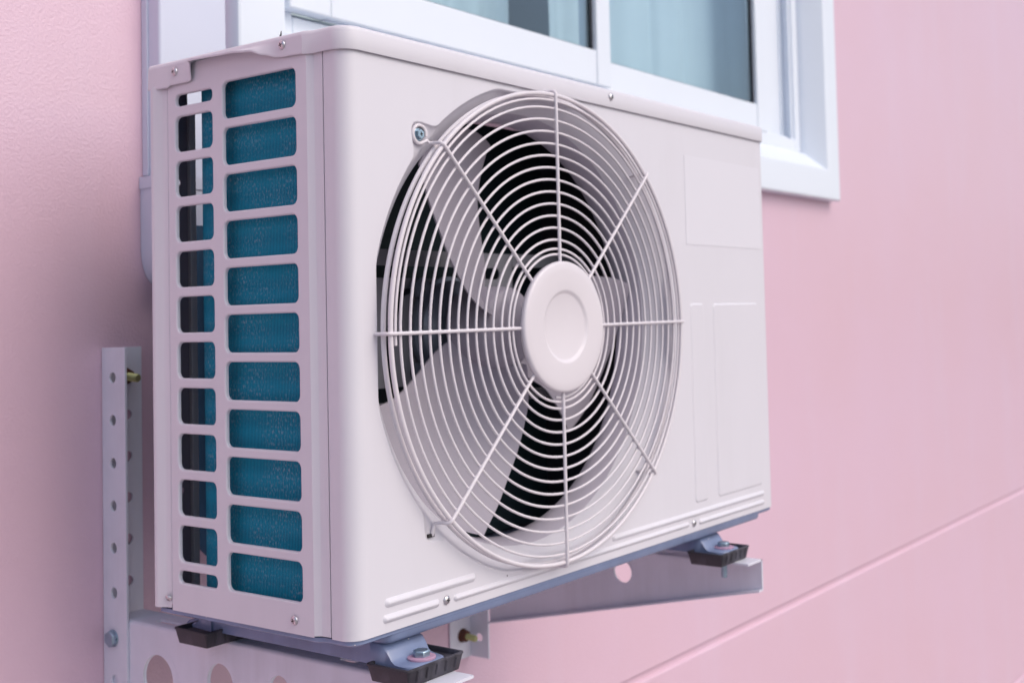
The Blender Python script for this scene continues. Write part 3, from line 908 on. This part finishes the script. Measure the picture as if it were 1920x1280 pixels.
# --- fan, motor ------------------------------------------------------------------------
mb = MB()
mb.lathe([(0.0, 0.044), (0.012, 0.0442), (0.030, 0.0460), (0.0400, 0.0500), (0.0445, 0.0560), (0.0460, 0.066), (0.0470, 0.106), (0.0450, 0.106)], (FX, 0, FZ), (0, 1, 0), 48)
fan = build(mb, "fan", M_fan, unit, loc=Vector((FX, 0.07, FZ)) - unit.location, smooth=50)
for k in range(3):
    a0 = k * 120.0
    HI = [(0.042, 284), (0.08, 279), (0.11, 271), (0.16, 261), (0.20, 256), (0.2262, 252.0)]
    LO = [(0.042, 194), (0.07, 198), (0.10, 205), (0.14, 208.5), (0.17, 206.5), (0.20, 203.5), (0.2262, 201)]
    nr, na = 22, 18
    top_, bot_ = [], []
    for i in range(nr + 1):
        r = 0.042 + (0.2262 - 0.042) * i / nr
        hi = sum(lerp_tab(HI, r + q) for q in (-0.012, -0.006, 0, 0.006, 0.012)) / 5; lo_ = sum(lerp_tab(LO, r + q) for q in (-0.012, -0.006, 0, 0.006, 0.012)) / 5
        rt, rb = [], []
        for j in range(na + 1):
            t = j / na; th = radians(lo_ + (hi - lo_) * t + a0)
            y = 0.1000 + (0.0400 - 0.1000) * t + 0.010 * sin(pi * t) + 0.004 * (r / 0.22) * (1 - t)
            thick = 0.0011 + 0.0012 * sin(pi * min(1, max(0, t)))
            # rounded outer corners
            rr = r
            if i == nr: rr = r - 0.013 * ((1 - t) ** 7)
            elif i == nr - 1: rr = r - 0.008 * ((1 - t) ** 8)
            rt.append((FX + rr * cos(th), y - thick, FZ + rr * sin(th))); rb.append((FX + rr * cos(th), y + thick, FZ + rr * sin(th)))
        top_.append(rt); bot_.append(rb)
    mb = MB()
    sec = [rt + rb[::-1] for rt, rb in zip(top_, bot_)]
    mb.loft(sec, True, True, True)
    build(mb, "blade", M_fan, fan, smooth=50)
motor = MB()
motor.lathe([(0.0, 0.118), (0.030, 0.119), (0.046, 0.124), (0.055, 0.132), (0.0555, 0.140), (0.0600, 0.141), (0.0600, 0.147), (0.0555, 0.148), (0.0555, 0.178), (0.050, 0.186), (0.0, 0.188)], (FX, 0, FZ), (0, 1, 0), 48)
motor.lathe([(0.006, 0.10), (0.006, 0.12)], (FX, 0, FZ), (0, 1, 0), 16)
for a in (45, 135, 225, 315):
    c, s_ = cos(radians(a)), sin(radians(a))
    motor.lathe([(0.011, 0.139), (0.011, 0.1495)], (FX + 0.067 * c, 0, FZ + 0.067 * s_), (0, 1, 0), 16, 0, True, True)
    motor.lathe([(0.0055, 0.133), (0.0055, 0.139)], (FX + 0.067 * c, 0, FZ + 0.067 * s_), (0, 1, 0), 6, 0, True, True)
build(motor, "motor", M_motor, unit, smooth=40)
mb = MB()
outer = rrect(FX - 0.125, FX + 0.125, FZ - 0.092, FZ + 0.0895, 0.006)
mb.plate(outer, [circ(FX, FZ, 0.0555, 40), rrect(FX - 0.110, FX + 0.10, FZ + 0.058, FZ + 0.0715, 0.006), rrect(FX - 0.11, FX + 0.11, FZ - 0.078, FZ - 0.062, 0.006)], lambda a, b, d: (a, 0.1515 + d, b), 0.0, 0.0015)
for z0_, z1_ in ((0.3425, 0.3590), (FZ - 0.0925, FZ - 0.080)):
    mb.box(0.046, FX - 0.1252, 0.1512, 0.163, z0_, z1_); mb.box(FX + 0.1252, 0.5645, 0.1512, 0.163, z0_, z1_)
build(mb, "motor_mount", M_mount, unit, bevel=0.0006, bseg=1)
mb = MB()
mb.tube([(FX - 0.03, 0.150, FZ + 0.050), (FX - 0.075, 0.147, FZ + 0.040), (FX - 0.092, 0.146, FZ + 0.0), (FX - 0.093, 0.147, FZ - 0.06), (FX - 0.085, 0.15, FZ - 0.11), (FX - 0.06, 0.16, FZ - 0.20)], 0.0035, 8)
build(mb, "motor_cable", M_gasket, unit, smooth=60)

# --- wire guard --------------------------------------------------------------------------
GY = -0.0183
ROT = 0.0021
SP = [(0, 0.0752), (1, 0.0802), (2, 0.0870), (3, 0.0998), (13, 0.2294), (14, 0.2420), (14.75, 0.2455)]
def spr(t):
    # smoothed table
    return sum(lerp_tab(SP, min(14.75, max(0, t + d))) for d in (-0.3, -0.15, 0, 0.15, 0.3)) / 5
path = []; n = int(14.85 * 110)
for i in range(n + 1):
    t = -0.022 + (14.757 + 0.022) * i / n
    th = -pi / 2 + 2 * pi * t + ROT; r = spr(t)
    path.append((FX + r * cos(th), GY + 0.0026, FZ + r * sin(th)))
mb = MB(); mb.tube(path, 0.00140, 8)
guard = build(mb, "fan_guard", M_guard, unit, loc=Vector((FX, 0, FZ)) - unit.location, smooth=80)
for r, y, rr in ((0.2506, GY + 0.0030, 0.0024), (0.2498, -0.0052, 0.0024)):
    mb = MB(); mb.tube([(FX + r * cos(2 * pi * i / 160), y, FZ + r * sin(2 * pi * i / 160)) for i in range(160)], rr, 10, closed=True)
    build(mb, "ring_wire", M_guard, guard, smooth=80)
for k in range(8):
    th = pi / 2 - k * pi / 4 + ROT
    u = Vector((cos(th), 0, sin(th))); C0 = Vector((FX, 0, FZ)); rb_ = 0.0045
    re = 0.2550
    path = [C0 + u * 0.060 + Vector((0, GY, 0)), C0 + u * 0.12 + Vector((0, GY, 0)), C0 + u * 0.2 + Vector((0, GY, 0))]
    for j in range(7):
        t = pi / 2 * j / 6
        path.append(C0 + u * (re - rb_ + rb_ * sin(t)) + Vector((0, GY + rb_ - rb_ * cos(t), 0)))
    deg = round(math.degrees(th)) % 360
    if deg == 135:
        # hooks back, drops and loops round the fixing screw
        path += [C0 + u * re + Vector((0, GY + 0.010, 0)), C0 + u * (re + 0.0006) + Vector((0, GY + 0.0165, 0))]
        bc = Vector((0.0985, 0.0, 0.4572)); 
        path += [C0 + u * (re + 0.004) + Vector((0, -0.0008, 0))]
        a_s = atan2(path[-1].z - bc.z, path[-1].x - bc.x)
        for j in range(1, 20):
            a = a_s - radians(30) - radians(16) * j
            path.append(Vector((bc.x + 0.0088 * cos(a), 0.0012, bc.z + 0.0088 * sin(a))))
    elif deg == 225:
        path += [C0 + u * re + Vector((0, GY + 0.012, 0)), C0 + u * (re + 0.0016) + Vector((0, GY + 0.0190, 0)), C0 + u * (re + 0.0040) + Vector((0, 0.0008, -0.0020)), C0 + u * (re + 0.0062) + Vector((0, 0.0014, -0.0070)), C0 + u * (re + 0.0066) + Vector((0, 0.0060, -0.0100))]
    elif deg in (45, 315):
        path += [C0 + u * re + Vector((0, GY + 0.012, 0)), C0 + u * (re - 0.0006) + Vector((0, 0.0, 0)), C0 + u * (re - 0.004) + Vector((0, 0.0085, 0))]
    else:
        path += [C0 + u * re + Vector((0, GY + 0.011, 0)), C0 + u * (re + 0.0006) + Vector((0, -0.0014, 0))]
    mb = MB(); mb.tube(path, 0.00185, 10)
    t_w = ((th - ROT + pi / 2) / (2 * pi)) % 1.0
    while t_w < 14.74:                       # weld spots where the spiral crosses the spoke
        rw = spr(t_w)
        if rw > 0.0745:
            cw = C0 + u * rw + Vector((0, GY + 0.0016, 0))
            mb.lathe([(0.0, -0.0027), (0.0013, -0.0021), (0.0019, -0.0008), (0.0019, 0.0008), (0.0013, 0.0021), (0.0, 0.0027)], cw, (-u.z, 0, u.x), 8)
        t_w += 1.0
    build(mb, "spoke", M_guard, guard, smooth=80)
mb = MB()
mb.lathe([(0.0645, GY + 0.0035), (0.0690, GY + 0.0010), (0.0702, GY - 0.0022), (0.0700, GY - 0.0048), (0.0690, GY - 0.0060), (0.0672, GY - 0.0066), (0.0600, GY - 0.0068), (0.0402, GY - 0.0070), (0.0388, GY - 0.0068), (0.0374, GY - 0.0059), (0.0360, GY - 0.0048), (0.0344, GY - 0.0043), (0.0, GY - 0.0045)], (FX, 0, FZ), (0, 1, 0), 72)
build(mb, "hub_cap", M_guard, guard, smooth=60)

# --- screws ---------------------------------------------------------------------------------
def screw_mesh(hexed=False):
    mb = MB()
    R0 = 0.0044
    if hexed:
        mb.lathe([(0.0064, 0.0), (0.0064, 0.0009), (0.0058, 0.0012)], (0, 0, 0), (0, -1, 0), 24, 0, False, True)
        mb.lathe([(0.0050, 0.001), (0.0050, 0.0040), (0.0042, 0.0048)], (0, 0, 0), (0, -1, 0), 6, 0, False, True)
        top = 0.0048
    else:
        mb.lathe([(R0, -0.0002), (R0 * 1.0, 0.0004), (R0 * 0.94, 0.0011), (R0 * 0.78, 0.0018), (R0 * 0.5, 0.0023), (R0 * 0.2, 0.0025), (0.0, 0.00252)], (0, 0, 0), (0, -1, 0), 28)
        top = 0.00235
    for a in (0.3, 0.3 + pi / 2):
        c, s_ = cos(a), sin(a); L_, w_ = 0.0021, 0.00045
        quad = [(-L_, -w_), (L_, -w_), (L_, w_), (-L_, w_)]
        bot = [(x * c - z * s_, -top + 0.001, x * s_ + z * c) for x, z in quad]; tp = [(x * c - z * s_, -top - 0.00022, x * s_ + z * c) for x, z in quad]
        mb.loft([bot, tp], True, False, True, 1)
    return mb
s0 = build(screw_mesh(), "screw", [M_steel, M_slot], None)
s1 = build(screw_mesh(True), "fixing_screw", [M_zinc, M_slot], None)
spots = [(front, (0.1222, 0.0, 0.0125), 0), (front, (0.5840, 0.0, 0.0112), 0), (lid, (0.4167, -0.0032, 0.5366), 0),
         (side, (0.0, 0.2575, 0.0115), 1), (side, (0.0, 0.0718, 0.0123), 1), (lid, (-0.0032, 0.2360, 0.5340), 1), (lid, (-0.0032, 0.0742, 0.5365), 1)]
for n_, (par, p, flank) in enumerate(spots):
    c = s0 if n_ == 0 else s0.copy()
    if n_: COL.objects.link(c)
    c.parent = par; c.location = Vector(p) - origin_of(par)
    c.rotation_euler = (0, random.uniform(0, 1.5), -pi / 2 if flank else 0)
    if flank: c.rotation_euler = (random.uniform(0, 1.5), 0, -pi / 2)
    c.rotation_mode = 'XYZ'
s1.parent = front; s1.location = Vector((0.0985, 0.0030, 0.4572)) - origin_of(front)

# dry stalk caught on the lid
mb = MB()
mb.tube([(0.010, 0.0935, 0.5468), (0.0102, 0.0930, 0.5490), (0.0106, 0.0922, 0.5520), (0.0108, 0.0921, 0.5552)], [0.0006, 0.0010, 0.0007, 0.0002], 6)
mb.tube([(0.004, 0.1000, 0.5467), (0.008, 0.0950, 0.5473), (0.0102, 0.0930, 0.5482)], 0.0004, 5)
build(mb, "dry_stalk", M_slot, label="tiny dark dry stalk lying on the unit's lid", cat="stalk")
